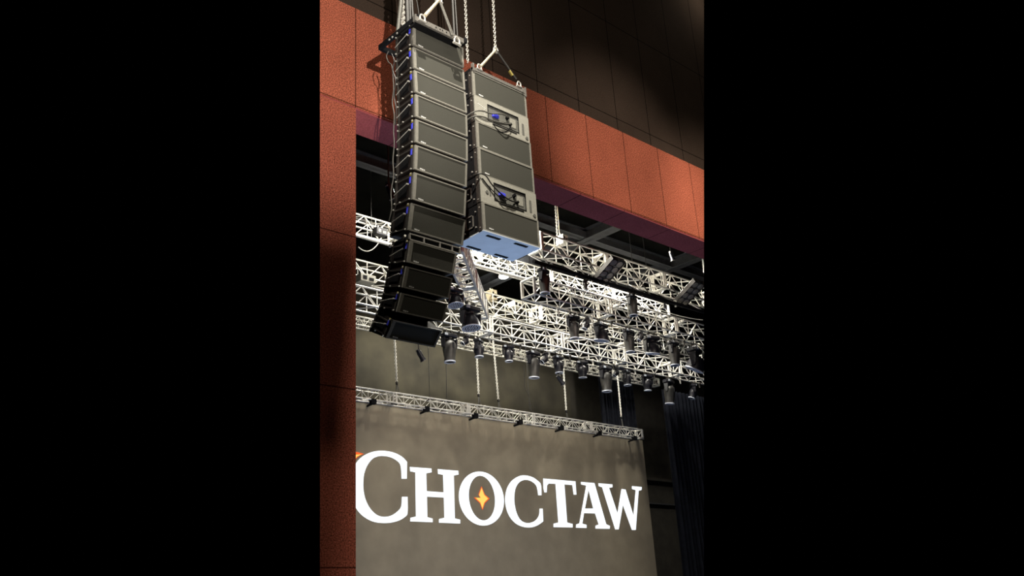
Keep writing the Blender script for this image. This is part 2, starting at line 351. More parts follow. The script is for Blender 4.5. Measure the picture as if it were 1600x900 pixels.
# pipes
def pipe(a, b, r, label, m, group=None, name='lighting_pipe'):
    a = Vector(a); b = Vector(b); o = thing(name, label, 'pipe', a, group)
    MB().tube((0, 0, 0), b - a, r, 10).build('tube', m, o, True)
    for t in (.3, .75): p = (b - a) * t; MB().tube(p, p + Vector((0, 0, 14.6 - a.z)), .008, 5).build('suspension_wire', M['bcable'], o)
q = onY(846, 412, 16.6); qz = q.z; PX = q.x; lpi = thing('lighting_pipe', 'thick black pipe under the uppermost front truss carrying four moving lights', 'pipe', (PX - .3, 16.6, qz))
MB().tube((0, 0, 0), (16.3, 0, 0), .06, 10).build('tube', M['black'], lpi, True)
for k in range(9): MB().tube((.6 + k * 1.5, 0, 0), (.6 + k * 1.5, .4, g1.z - qz), .018).tube((.6 + k * 1.5, 0, 0), (.6 + k * 1.5, .9, g1.z - qz), .018).build('hanger', M['rig'], lpi)
q = onY(560, 368.5, 19.9); pipe((11.6, 19.9, q.z), (onY(612, 382, 19.9).x, 19.9, q.z), .05, 'light grey pipe below the left upper truss beside the red wall', M['alu'])
q = onY(556, 340.5, 21.2); pipe((13, 21.2, q.z), (24, 21.2, q.z), .035, 'thin bright pipe behind the left upper truss', M['alu'])
q = onY(724, 409, 19.4); pipe((onY(690, 400, 19.4).x, 19.4, q.z), (onY(826, 437, 19.4).x, 19.4, q.z), .05, 'bright pipe below the pale bottom of the speaker stack, left of the work light', M['alu'])
q = onY(700, 538, 20.3)
# screen truss
s0 = onY(1005, 684, 20.7); zs = s0.z
st = truss((12.3, 20.7, zs), (s0.x, 20.7, zs), .3, .29, 'long slim truss running along the top edge of the LED screen', group=None, pitch=.3, rc=.022, rb=.01, name='screen_truss')
for k in range(7):
    x = 14.2 + k * 1.85
    MB().box(x, x + .16, 20.66, 20.78, zs - .12, zs + .02).tube((x + .08, 20.72, zs - .1), (x + .08, 21.05, zs - .12), .03).build('hanging_bracket', M['black'], st, mtx=Matrix.Translation(-st.location))
for k in range(26):
    x = 13.4 + k * .49
    MB().tube((x, 20.68, zs - .05), (x + .2, 20.68, zs - .05), .016).build('cable_tie', M['steel' if k % 3 else 'black'], st, mtx=Matrix.Translation(-st.location))

# ------------------------------------------------------------------ chains and slings
def chain(a, b, label, L=.06, W=.036, r=.0065, m=None, group=None, name='hoist_chain'):
    a = Vector(a); b = Vector(b); d = (b - a); n = int(d.length / (L - 2.2 * r)); d.normalize(); st = (b - a).length / n
    s1 = d.cross(Vector((.3, 1, 0))).normalized(); s2 = d.cross(s1); q = MB()
    for k in range(n): q.link(a + d * st * (k + .5), d, s1 if k % 2 else s2, L, W, r)
    return tag(q.build(name, m or M['steel']), label, 'chain', group)
def line_to(a, b, r, label, m, cat='cable', name='steel_cable', group=None):
    return tag(MB().tube(a, b, r, 6).build(name, m, None, True), label, cat, group)
GS = 'chains holding up the screen truss'
CEIL = 14.6
def up(px, py, Y, px2, py2, zt):     # from a point straight to a height, following the photo's line
    a = onY(px, py, Y); b = onY(px2, py2, Y); t = (zt - a.z) / (b.z - a.z); return a, a + (b - a) * t
for (x0, y0, x1, y1, lab) in ((620, 600, 617, 540, 'left-most pale chain holding the screen truss, below the speaker column'), (748, 619, 745, 557, 'pale chain holding the screen truss above the letter O, left of its neighbour'),
                         (779, 627, 773, 560, 'pale chain holding the screen truss just right of the chain above the letter O'), (885, 644, 882, 600, 'pale chain holding the screen truss beside the small spotlight on a stem'), (971, 654, 966, 600, 'right-most pale chain holding the screen truss before the dark curtain')):
    a, b = up(x0, y0, 20.85, x1, y1, g4.z + .9)
    chain(a, b, lab, L=.075, W=.05, r=.011, group=GS, m=M['alu'])
    s = thing('bridle_sling', 'small black bridle sling under the ' + {620: 'left-most', 748: 'second', 779: 'third', 885: 'fourth', 971: 'right-most'}[x0] + ' chain of the screen truss', 'sling', a, 'slings on the screen truss')
    X = Matrix.Translation(-a)
    MB().tube(a, (a.x - .13, 20.72, zs + .29), .016).build('sling_leg', M['bcable'], s, mtx=X)
    MB().tube(a, (a.x + .2, 20.95, zs + .29), .016).build('sling_leg', M['cable'], s, mtx=X)
    MB().lathe([(.0, -.03), (.035, -.02), (.035, .06), (0, .07)], a, n=8).build('hook', M['black'], s, True, X)
a, b = up(698, 622, 20.9, 697, 560, g4.z + .2); line_to(a, b, .012, 'thin black cable dropping to the screen truss above the letter H', M['bcable'])
a = onY(830, 642, 20.9); tag(MB().path([a, onY(826, 618, 20.9), onY(820, 604, 20.9), onY(819, 570, 20.9)], .012).build('steel_cable', M['bcable'], None, True), 'thin bent cable dropping to the screen truss between the third and fourth chains', 'cable')
tag(MB().box(onY(690, 618, 21).x, onY(703, 618, 21).x, 20.8, 20.95, zs + .32, zs + .36).build('cable_clamp', M['black']), 'small flat black clamp on the screen truss under the thin cable', 'clamp')

# chain hoist lines for the front truss at the right
g = onY(869, 372, 17.3); a, b = up(871, 372, 17.3, 868, 322, CEIL)
chain(a, b, 'pale double chain holding the uppermost front truss below the red header', L=.075, W=.05, r=.01, m=M['alu'])
a2, b2 = up(875, 374, 17.4, 871, 322, CEIL); line_to(a2, b2, .016, 'pale rope beside the chain holding the uppermost front truss', M['tan'], 'rope', 'rope')
a, b = up(1100, 425, 17.3, 1098, 404, CEIL); chain(a, b, 'pale chain at the right border under the red header', L=.075, W=.05, r=.012, m=M['alu'])

L0 = Vector((4.6, 4.9, 19.0))
hl = thing('unseen_spot_body', 'unseen black spotlight body under the hall ceiling with an added flap shading the red column', 'stage light', L0)
def fl(dx, dy, k=.6): return Vector((dx, dy, -1)) * k
e0 = (-.1, .385 + 1.7 * (-.1 - .193)); e1 = (.55, .385 + 1.7 * (.55 - .193)); t_ = Vector((0, 0, .012))
q0, q1, q2, q3 = fl(*e0), fl(*e1), fl(-.1, 1.3), fl(-.6, .4)
MB().hexa([q0, q1, q2, q3, q0 + t_, q1 + t_, q2 + t_, q3 + t_]).build('added_shading_flap', M['black'], hl)  # added flap out of view, shaped to keep the spot off the red column
MB().lathe([(.3, -.1), (.32, -.1), (.32, .25), (.15, .4), (.0, .4), (.0, .38), (.13, .38), (.3, .24)], n=20).build('housing', M['black'], hl, True)
MB().tube((-.3, .1, 0), q3 * .98, .012).tube((0, .3, 0), q2 * .98, .012).tube((0, 0, .4), (0, 0, 3.0), .03).build('bracket', M['black'], hl)
rb_ = thing('rigging_beam', 'steel rigging beam above the speaker columns', 'beam', (5.3, 9.2, 15.0))
MB().box(0, 5.6, -.6, -.3, 0, .04).box(0, 5.6, -.6, -.3, .26, .3).box(0, 5.6, -.47, -.43, .04, .26).build('girder', M['rig'], rb_)
MB().box(0, 5.6, .2, .9, 0, .04).box(0, 5.6, .2, .9, .26, .3).box(0, 5.6, .5, .54, .04, .26).build('girder', M['rig'], rb_)
# ------------------------------------------------------------------ left line array
YA = 9.0; XA = .7724 * YA
prof = [((645.5, 36), (645.5, 71), .962), ((645.5, 71.5), (647, 107), .962), ((647, 107.5), (649, 144.5), .962), ((649, 145), (649.5, 183), .958), ((649.5, 184), (649, 223), .955),
        ((649, 224), (647.3, 265.5), .945), ((647.3, 267), (644.5, 313), .943), ((643.5, 315), (638, 361), .965),
        ((642, 373.5), (636.5, 411.5), .806), ((635.5, 414), (628.5, 451), .801), ((628, 455.5), (619, 489), .8), ((615.5, 498.5), (602, 530), .84)]
NTH = ['topmost', 'second', 'third', 'fourth', 'fifth', 'sixth', 'seventh', 'eighth', 'ninth', 'tenth', 'eleventh', 'bottom']
def array_box(k, tp, bp, wd):
    T = onX(*tp, XA); B = onX(*bp, XA); T.x = B.x = XA
    h = (T - B).length; up_ = (T - B).normalized(); back = Vector((1, 0, 0)).cross(up_) * -1
    if back.y < 0: back = -back
    mtx = Matrix((Vector((1, 0, 0)), back, up_)).transposed().to_4x4(); mtx.translation = B
    lab = {0: 'topmost cabinet of the left speaker column, directly under the rigging frame', 11: 'bottom cabinet of the left speaker column, tilted down'}.get(k, NTH[k] + ' cabinet from the top of the left curved speaker column')
    r = thing('line_array_speaker', 'black wide ' + lab, 'loudspeaker', group='cabinets of the left speaker column', mtx=mtx)
    tilt = math.atan2(B.y - T.y, T.z - B.z); SH = Matrix.Identity(4); SH[2][1] = -math.tan(tilt * .22)
    d = .44; g = .018; ht = h - g; taper = -.012 if k < 7 else -.035
    c = MB(); c.hexa([(0, .03, g), (wd, .03, g), (wd, d, g + taper), (0, d, g + taper), (0, .03, ht), (wd, .03, ht), (wd, d, ht - taper), (0, d, ht - taper)])
    c.box(.04, wd - .04, d, d + .03, .08, h - .08); c.build('cabinet', M['cab'], r)
    e = .018
    fr = MB(); fr.box(0, .05, 0, .035, g, ht); fr.box(wd - .03, wd, 0, .035, g, ht); fr.box(.05, wd - .03, 0, .035, g, g + e); fr.box(.05, wd - .03, 0, .035, ht - e, ht)
    fr.build('grille_frame', M['bezel'], r)
    MB().box(.05, wd - .03, .008, .033, g + e, ht - e).build('grille', M['grille'], r)
    b = MB(); b.box(.1, .13, .002, .009, .045, .062); b.box(.138, .15, .002, .009, .04, .062); b.box(.158, .185, .002, .009, .045, .058); b.build('badge', M['white'], r)
    # rigging hardware on the side
    for bb in ((-.014, 0, .035, .075, g, ht), (-.014, 0, d - .06, d - .02, g + taper, ht - taper), (-.012, 0, .075, d - .05, .03, .05), (-.012, 0, .075, d - .05, h - .075, h - .055)): MB().box(*bb).build('rigging_rail', M['rig'], r)
    p = MB(); p.tube((-.03, .12, h * .62), (-.03, d - .03, h * .42), .006, 6); p.tube((0, .12, h * .62), (-.035, .12, h * .62), .012, 8); p.build('release_rod', M['steel'], r)
    for (y, z) in ((.055, .03), (.055, h - .03), (d - .04, .05), (d - .04, h - .05), (d * .62, .04)): MB().tube((-.03, y, z), (0, y, z), .011, 6).build('locking_pin', M['steel'], r)
    MB().box(-.02, -.012, .045, .085, h * .60, h * .84, .004).build('sticker', M['blue'], r)
    MB().box(-.02, -.012, .045, .08, h * .86, h * .97, .003).build('sticker', M['yellow'], r)['label'] = 'yellow sticker'
    for y in (.13, .2):
        pass
    MB().box(-.006, 0, .14, d - .1, .1, h - .11, .004).build('side_plate', M['black'], r)
    for ch in r.children: ch.data.transform(SH)
    return r
boxes = [array_box(k, *p) for k, p in enumerate(prof)]
# coupling frame between the eighth and ninth cabinets
cf = thing('coupling_frame', 'dark steel coupling frame between the eighth and ninth speaker cabinets', 'rigging frame', onX(640, 372, XA)); X = Matrix.Translation(-cf.location)
a = onX(639, 363.5, XA); 
q = MB(); q.box(XA, XA + .9, a.y - .01, a.y + .02, a.z - .105, a.z - .09); q.box(XA, XA + .9, a.y - .01, a.y + .02, a.z - .02, a.z - .005)
for x in (0, .24, .52, .74, .88): q.box(XA + x, XA + x + .02, a.y - .012, a.y + .02, a.z - .105, a.z - .005)
q.build('front_rail', M['gbar'], cf, mtx=X)
MB().box(XA, XA + .9, a.y + .02, a.y + .4, a.z - .095, a.z - .02).build('body', M['black'], cf, mtx=X)
MB().tube((XA - .05, a.y + .02, a.z - .05), (XA - .02, a.y + .1, a.z - .05), .018).tube((XA - .05, a.y + .36, a.z - .06), (XA - .02, a.y + .42, a.z - .06), .018).build('locking_pin', M['steel'], cf, mtx=X)
# top rigging frame
YB = 8.84; bl = onY(648.5, 31, YB); br = onY(725.5, 73, YB)
fr = thing('rigging_frame', 'steel rigging frame with grey front bar on top of the left speaker column', 'rigging frame', bl); X = Matrix.Translation(-bl)
bx0, bx1 = bl.x, br.x; bz = bl.z
q = MB(); q.box(bx0, bx1, YB, YB + .04, bz, bz + .085, .004); q.box(bx0 - .002, bx0 + .02, YB - .01, YB + .05, bz - .01, bz + .1); q.build('front_bar', M['gbar'], fr, mtx=X)
for t in (.42, .5, .55, .63): MB().tube((bx0 + (bx1 - bx0) * t, YB - .003, bz + .045), (bx0 + (bx1 - bx0) * t, YB + .01, bz + .045), .012, 8).build('bolt_hole', M['black'], fr, mtx=X)
bk = onX(594, 78, XA)
MB().box(bx0 + .05, bx1 - .02, YB + .04, YB + .42, bz - .005, bz + .03).build('top_plate', M['black'], fr, mtx=X)
q = MB(); q.box(XA - .035, XA + .01, YB + .02, bk.y, bk.z - .02, bk.z + .07, .004); q.box(XA + .88, XA + .93, YB + .02, bk.y, bk.z - .02, bk.z + .07, .004); q.box(XA, XA + .93, bk.y - .05, bk.y, bk.z - .02, bk.z + .06); q.build('side_rail', M['black'], fr, mtx=X)
for t in (.5, .62, .7): MB().tube((XA - .05, YB + (bk.y - YB) * t, bk.z), (XA - .03, YB + (bk.y - YB) * t, bk.z), .015).build('locking_pin', M['steel'], fr, mtx=X)
# bridle
apex = onY(686, 0, YB + .02); l_ = onY(660, 28, YB - .02); r_ = onY(714, 68, YB - .02)
bd = thing('bridle_sling', 'two-legged bridle holding the left speaker column, pale sling left and steel rope right', 'sling', apex, 'bridles of the speaker columns'); X = Matrix.Translation(-apex)
MB().tube(apex, l_ + Vector((.05, 0, .06)), .022, 8, .03).build('sling_leg', M['tan'], bd, True, X)['label'] = 'pale tan sling leg'
MB().tube(apex, r_ + Vector((-.09, 0, .1)), .016, 8).tube(apex + Vector((.03, 0, 0)), r_ + Vector((-.06, 0, .12)), .01, 6).build('sling_leg', M['cable'], bd, True, X)['label'] = 'dark steel rope leg'
def shackle(c, parent, X, d=Vector((0, 0, 1)), s=1):
    c = Vector(c); m = MB(); pts = []
    for k in range(9):
        t = PI * k / 8 - .2; pts.append(c + Vector((math.cos(t) * .045 * s, 0, math.sin(t) * .055 * s)))
    pts = [c + Vector((.045 * s, 0, -.05 * s))] + pts + [c + Vector((-.045 * s, 0, -.05 * s))]
    m.path(pts, .014 * s, 6); m.tube(c + Vector((-.065 * s, 0, -.05 * s)), c + Vector((.065 * s, 0, -.05 * s)), .018 * s)
    m.build('shackle', M['steel'], parent, True, X)
shackle(l_, bd, X); shackle(r_ + Vector((0, 0, .05)), bd, X, s=1.1); shackle(apex + Vector((0, 0, .02)), bd, X)
chain(apex, (apex.x - .0, apex.y, 15.0), 'pale chain above the bridle of the left speaker column', m=M['steel'])
a, b = up(630, 42, 9.5, 628.5, 2, 15.0); chain(a, b, 'heavy pale chain dropping to the rear of the left speaker column', L=.075, W=.06, r=.012)
for i, (x0, y0, x1, y1, r0, lab) in enumerate(((621.5, 50, 627, 0, .03, 'grey cable loom left of the heavy chain behind the speaker column'), (638, 50, 636, 0, .035, 'thick black cable loom right of the heavy chain behind the speaker column'),
                           (641.5, 45, 640.5, 0, .018, 'pale thin cable between loom and rigging frame above the left speaker column'), (646, 40, 643.5, 0, .02, 'black cable immediately left of the grey front bar'), (655, 24, 651, 0, .008, 'thin grey cable rising behind the bridle above the left speaker column'),
                           (710, 60, 707, 0, .02, 'dark cable rising at the right end of the rigging frame'), (715, 62, 711, 0, .014, 'thin dark cable beside the cable at the right end of the rigging frame'))):
    a, b = up(x0, y0, 9.45, x1, y1, 15.0); line_to(a, b, r0, lab, M['cable'] if i == 0 else M['bcable'], group='cables hanging above the speaker columns', name='hanging_cable')
# hanging loops of cable on the side of the left column
def cable(name, pts, r, m, label, group=None, sub=6):
    P_ = [Vector(p) for p in pts]; out = []
    for i in range(len(P_) - 1):
        p0 = P_[max(i - 1, 0)]; p1 = P_[i]; p2 = P_[i + 1]; p3 = P_[min(i + 2, len(P_) - 1)]
        for k in range(sub):
            t = k / sub; out.append(.5 * ((2 * p1) + (p2 - p0) * t + (2 * p0 - 5 * p1 + 4 * p2 - p3) * t * t + (3 * p1 - p0 - 3 * p2 + p3) * t ** 3))
    out.append(P_[-1]); return tag(MB().path(out, r, 6).build(name, m, None, True), label, 'cable', group)
xs = XA - .05
cable('speaker_cable', [onX(x, y, xs) for x, y in ((607, 80), (604, 88), (607, 97), (612, 102), (614, 118), (615, 140), (613, 160), (616, 180), (615, 205), (616, 225), (614, 250), (615, 275), (611, 300), (612, 325), (608, 345))], .008, M['cable'], 'grey signal cable running down the rear edge of the left speaker column')
cable('speaker_cable', [onX(x, y, xs) for x, y in ((612, 84), (616, 95), (614, 110), (618, 125), (616, 150), (619, 170), (618, 195))], .01, M['bcable'], 'short black cable beside the grey signal cable on the left speaker column')

# ------------------------------------------------------------------ subwoofer stack
SX0, SX1 = 8.588, 9.788; wS = SX1 - SX0; hS = .482; dS = .65; zb = relz(5.752)
SNAME = ['bottom', 'second from bottom', 'third from bottom', 'fourth from bottom', 'fifth from bottom', 'topmost']
def sub_box(k):
    y0 = 9.5 + .014 * k; z0 = zb + hS * k; amp = k in (1, 4)
    lab = {0: 'black subwoofer cabinet with a pale bluish bottom plate, lowest of the right stack', 1: 'subwoofer cabinet with grey amplifier panel, the lower of the two in the right stack', 4: 'subwoofer cabinet with grey amplifier panel, the upper of the two in the right stack',
           5: 'black grilled subwoofer cabinet at the top of the right stack', 3: 'black grilled subwoofer cabinet directly below the upper amplifier panel', 2: 'black grilled subwoofer cabinet directly above the lower amplifier panel'}[k]
    r = thing('subwoofer', lab, 'loudspeaker', (SX0, y0, z0), 'cabinets of the right speaker stack')
    g = .006
    MB().box(0, wS, .02, dS, g, hS - g, .006).build('cabinet', M['black'], r)
    if not amp:
        fr = MB(); e = .018; fr.box(0, .045, 0, .03, g, hS - g); fr.box(wS - .03, wS, 0, .03, g, hS - g); fr.box(.045, wS - .03, 0, .03, g, g + e); fr.box(.045, wS - .03, 0, .03, hS - g - e, hS - g); fr.build('grille_frame', M['bezel'], r)
        MB().box(.045, wS - .03, .008, .028, g + e, hS - g - e).build('grille', M['grille'], r)
        b = MB(); b.box(.12, .15, .002, .009, .05, .07); b.box(.158, .17, .002, .009, .045, .07); b.box(.178, .21, .002, .009, .05, .066); b.build('badge', M['white'], r)
    else:
        px0, px1, pz0, pz1 = .27, .96, .1, .41
        fr = MB(); fr.box(0, wS, 0, .02, g, pz0); fr.box(0, wS, 0, .02, pz1, hS - g); fr.box(0, px0, 0, .02, pz0, pz1); fr.box(px1, wS, 0, .02, pz0, pz1); fr.build('amp_panel', M['amp'], r)
        MB().box(px0 + .01, px1 - .01, .012, .0195, pz0 + .01, pz1 - .01).build('recess_panel', M['ampdark'], r)
        f2 = MB()
        for z in (pz0, pz1 - .012): f2.box(px0, px1, -.006, .002, z, z + .012)
        for x in (px0, px1 - .014): f2.box(x, x + .014, -.006, .002, pz0, pz1)
        f2.box(px0 + .1, px1 - .06, -.006, .002, pz0 - .035, pz0 - .018); f2.build('recess_rim', M['black'], r)
        v = MB(); v.box(1.03, 1.085, -.003, .003, .1, .32, .002)
        if k == 1: v.box(.17, .21, -.003, .003, .15, .33, .002)
        v.build('vent', M['ampdark'], r)
        hs = MB()
        for i in range(5): hs.box(.78 + i * .026, .79 + i * .026, .0, .013, .17, .33)
        hs.build('heat_sink', M['amp'], r)
        for (x, z) in ((1.13, .07),) + (((.12, .2),) if k == 1 else ()):
            MB().lathe([(.0, -.012), (.03, -.01), (.035, 0), (0, .001)], (x, 0, z), 'Y', 12).build('bolt', M['ampdark'], r, True)
        cn = MB(); cn.box(.37, .5, -.03, .012, .21, .27, .008); cn.build('connector', M['blue'], r)
        MB().tube((.7, -.03, .3), (.7, .012, .3), .03, 10).tube((.76, -.03, .2), (.76, .012, .2), .025, 10).build('connector', M['black'], r, True)
        if k == 4:
            d = MB()
            for i in range(6): d.box(.07 + i * .03, .085 + i * .03, -.003, .003, .34 - i * .008, .35 - i * .008)
            for i in range(4): d.box(.2, .212, -.003, .003, .28 - i * .035, .292 - i * .035)
            d.build('printed_mark', M['white'], r)
    # side hardware
    for (y, z) in ((.06, .06), (.06, .4), (.16, .1), (.16, .36), (.42, .08), (.42, .38), (.52, .22), (.3, .24)): MB().tube((-.018, y, z), (.002, y, z), .011, 6).build('locking_pin', M['steel'], r)
    for y in (.03, .48): MB().box(-.012, .002, y, y + .07, .01, hS - .01).build('rigging_rail', M['rig'], r)
    if k in (0, 1):
        hd = MB(); hd.box(-.01, 0, .22, .24, .12, .34); hd.box(-.01, 0, .38, .4, .12, .34); hd.box(-.01, 0, .22, .4, .12, .14); hd.box(-.01, 0, .22, .4, .32, .34); hd.build('handle_frame', M['gbar'], r)
        MB().box(-.002, .002, .24, .38, .14, .32).build('handle_recess', M['black'], r)
    if k == 0:
        b0 = MB().box(-.005, wS + .005, .0, dS + .02, -.012, g - .001); b0.build('base_plate', M['plate'], r)['label'] = 'pale bluish bottom plate'
        for (x, y) in ((771, 371), (814, 383), (740, 387.6), (783, 400)):
            c = onZ(x, y, z0 - .013) - Vector((SX0, y0, z0)); MB().box(c.x - .14, c.x + .14, c.y - .028, c.y + .028, -.02, -.011, .006).build('slot', M['black'], r)
        MB().box(.17, .3, .59, .6, -.014, -.011).box(.75, .88, .585, .595, -.014, -.011).build('printed_mark', M['beam'], r)
    return r
subs = [sub_box(k) for k in range(6)]
ft = thing('rigging_frame', 'slim grey rigging frame on top of the right speaker stack', 'rigging frame', (SX0, 9.58, zb + 6 * hS)); 
MB().box(0, wS, -.02, .03, .0, .06, .004).build('front_bar', M['gbar'], ft)
MB().box(0, wS, .5, .56, 0, .06).box(0, .05, .03, .5, 0, .06).box(wS - .05, wS, .03, .5, 0, .06).build('side_rail', M['black'], ft)
for bb in ((.0, .03, -.03, .02, -.02, .13), (wS - .03, wS, -.03, .02, -.06, .12), (wS - .1, wS - .08, -.03, .02, 0, .09)): MB().box(*bb).build('corner_bracket', M['gbar'], ft)
# bridle and chains of the sub stack
apex = onY(774.5, 78, 9.6); l_ = onY(749, 107, 9.56); r_ = onY(811, 134, 9.56)
bd = thing('bridle_sling', 'two-legged bridle holding the right speaker stack, pale left leg and black right leg', 'sling', apex, 'bridles of the speaker columns'); X = Matrix.Translation(-apex)
MB().tube(apex, l_ + Vector((.03, 0, .05)), .02, 8, .026).build('sling_leg', M['tan'], bd, True, X)['label'] = 'pale tan sling leg'
MB().tube(apex, r_ + Vector((-.06, 0, .1)), .022, 8).build('sling_leg', M['bcable'], bd, True, X)['label'] = 'black sling leg'
m_ = apex.lerp(r_, .58); n_ = apex.lerp(r_, .72); MB().tube(m_, n_, .028, 8).build('sling_tag', M['yellow'], bd, True, X)
shackle(l_ + Vector((0, 0, .03)), bd, X, s=.9); shackle(r_ + Vector((0, 0, .03)), bd, X, s=.9); shackle(apex, bd, X)
a, b = up(774, 76, 9.6, 770.5, 0, 15.0); chain(a, b, 'pale chain rising from the bridle of the right speaker stack')
a, b = up(731, 98, 9.9, 727, 0, 15.0); chain(a, b, 'pale chain between the two speaker columns, holding the rear of the right stack')
# cables across the amplifier panels
def sf(x, z, k, off=-.05): return Vector((SX0 + x, 9.5 + .014 * k + off, zb + hS * k + z))
cable('speaker_cable', [sf(-.12, .06, 4, .3), sf(-.05, .14, 4, .02), sf(.08, .19, 4), sf(.3, .22, 4), sf(.55, .3, 4), sf(.7, .3, 4, -.03)], .012, M['cable'], 'grey cable reaching into the upper amplifier panel, the higher of the pair', 'cables across the amplifier panels')
cable('speaker_cable', [sf(-.12, .0, 4, .3), sf(-.05, .06, 4, .02), sf(.1, .09, 4), sf(.35, .1, 4), sf(.6, .14, 4), sf(.76, .2, 4, -.03)], .012, M['cable'], 'grey cable reaching into the upper amplifier panel, the lower of the pair', 'cables across the amplifier panels')
cable('speaker_cable', [sf(.35, .06, 4, -.02), sf(.5, -.03, 4, -.02), sf(.62, .0, 4), sf(.76, .16, 4, -.03)], .008, M['black'], 'thin black cable looping below the upper amplifier panel', 'cables across the amplifier panels')
cable('speaker_cable', [sf(-.12, .42, 1, .3), sf(-.06, .46, 1, .02), sf(.06, .45, 1), sf(.2, .32, 1), sf(.42, .2, 1), sf(.6, .16, 1), sf(.76, .2, 1, -.03)], .011, M['bcable'], 'thick dark cable sweeping down across the lower amplifier panel', 'cables across the amplifier panels')
cable('speaker_cable', [sf(.02, .4, 1, -.02), sf(.2, .26, 1, -.02), sf(.42, .13, 1), sf(.56, .2, 1), sf(.7, .3, 1, -.03)], .008, M['black'], 'thin black cable crossing behind the thick one on the lower amplifier panel', 'cables across the amplifier panels')

# ------------------------------------------------------------------ moving lights
def mover(kind):
    """1 m tall; origin at the clamp; kinds: spot (long tapered head), wash (round LED face), small (short spot)"""
    r = thing('moving_light', None, 'stage light')
    c = MB(); 
    for x in (-.11, .11): c.tube((x, -.03, -.0), (x, .03, 0), .045, 8); c.box(x - .02, x + .02, -.02, .02, -.1, -.03)
    c.build('clamp', M['rig'], r)
    c = MB(); c.box(-.25, .25, -.14, .14, -.22, -.09, .03); c.box(-.27, -.23, -.05, .05, -.2, -.12); c.box(.23, .27, -.05, .05, -.2, -.12); c.build('base', M['fix'], r)
    MB().box(-.27, -.15, -.15, -.135, -.19, -.12).build('display', M['plate'], r)
    hz = {'spot': -.47, 'small': -.45, 'wash': -.5}[kind]; ax = {'spot': .24, 'small': .24, 'wash': .27}[kind]
    y = MB(); y.tube((0, 0, -.22), (0, 0, -.28), .1, 12); y.box(-ax, ax, -.06, .06, -.31, -.25, .02)
    for s in (-1, 1):
        y.hexa([(s * ax - .03, -.05, hz - .07), (s * ax + .03, -.05, hz - .07), (s * ax + .03, .05, hz - .07), (s * ax - .03, .05, hz - .07), (s * ax - .025, -.09, -.25), (s * ax + .025, -.09, -.25), (s * ax + .025, .09, -.25), (s * ax - .025, .09, -.25)])
    y.build('yoke', M['fix'], r)
    h = bpy.data.objects.new('head', None)
    if kind == 'wash':
        hd = MB().lathe([(.0, .2), (.12, .18), (.19, .08), (.23, -.06), (.235, -.14), (.0, -.14)], n=20).build('head', M['fix'], r, True)
        MB().lathe([(.235, -.13), (.245, -.15), (.22, -.16), (.21, -.14)], n=20).build('lens_ring', M['ring'], hd, True)
        d = MB()
        for rr, n in ((.0, 1), (.06, 6), (.12, 12), (.18, 18)):
            for k in range(n):
                t = 2 * PI * k / n; d.lathe([(.0, -.142), (.02, -.142), (.02, -.155), (.0, -.158)], (rr * math.cos(t), rr * math.sin(t), 0), n=6)
        d.build('led_lens', M['ring'], hd)
    else:
        L = .5 if kind == 'spot' else .34
        hd = MB().lathe([(.0, .16), (.12, .15), (.19, .08), (.21, 0), (.205, -.14), (.165, -L + .1), (.175, -L + .04), (.175, -L), (.0, -L)], n=18).build('head', M['fixg'] if kind == 'spot' else M['fix'], r, True)
        MB().box(-.2, .2, -.03, .03, -.18, .1, .01).box(-.035, .035, -.222, -.15, -.12, .06, .01).build('head_vent', M['fix'], hd)
        MB().lathe([(.145, -L + .005), (.178, -L + .005), (.182, -L - .03), (.145, -L - .035)], n=18).build('lens_ring', M['ring'], hd, True)
        MB().lathe([(.0, -L - .001), (.13, -L - .001), (.12, -L - .014), (.0, -L - .018)], n=18).build('lens', M['lens'], hd, True)
    hd.location = (0, 0, hz)
    # data and power cable loops at the top
    k = MB(); pts = [Vector((.2, .05, -.12)), Vector((.3, .08, -.05)), Vector((.24, .1, .08)), Vector((.05, .12, .12)), Vector((-.15, .1, .06))]
    k.path(pts, .012, 5); k.build('cable_loop', M['bcable'], r)
    return r
protos = {k: mover(k) for k in ('spot', 'small', 'wash')}; used = set()
GM = {'P': 'moving lights under the uppermost front truss', 'T2': 'moving lights in the middle row', 'T4': 'moving lights along the lowest large truss', 'L': 'moving lights beside the slanting truss'}
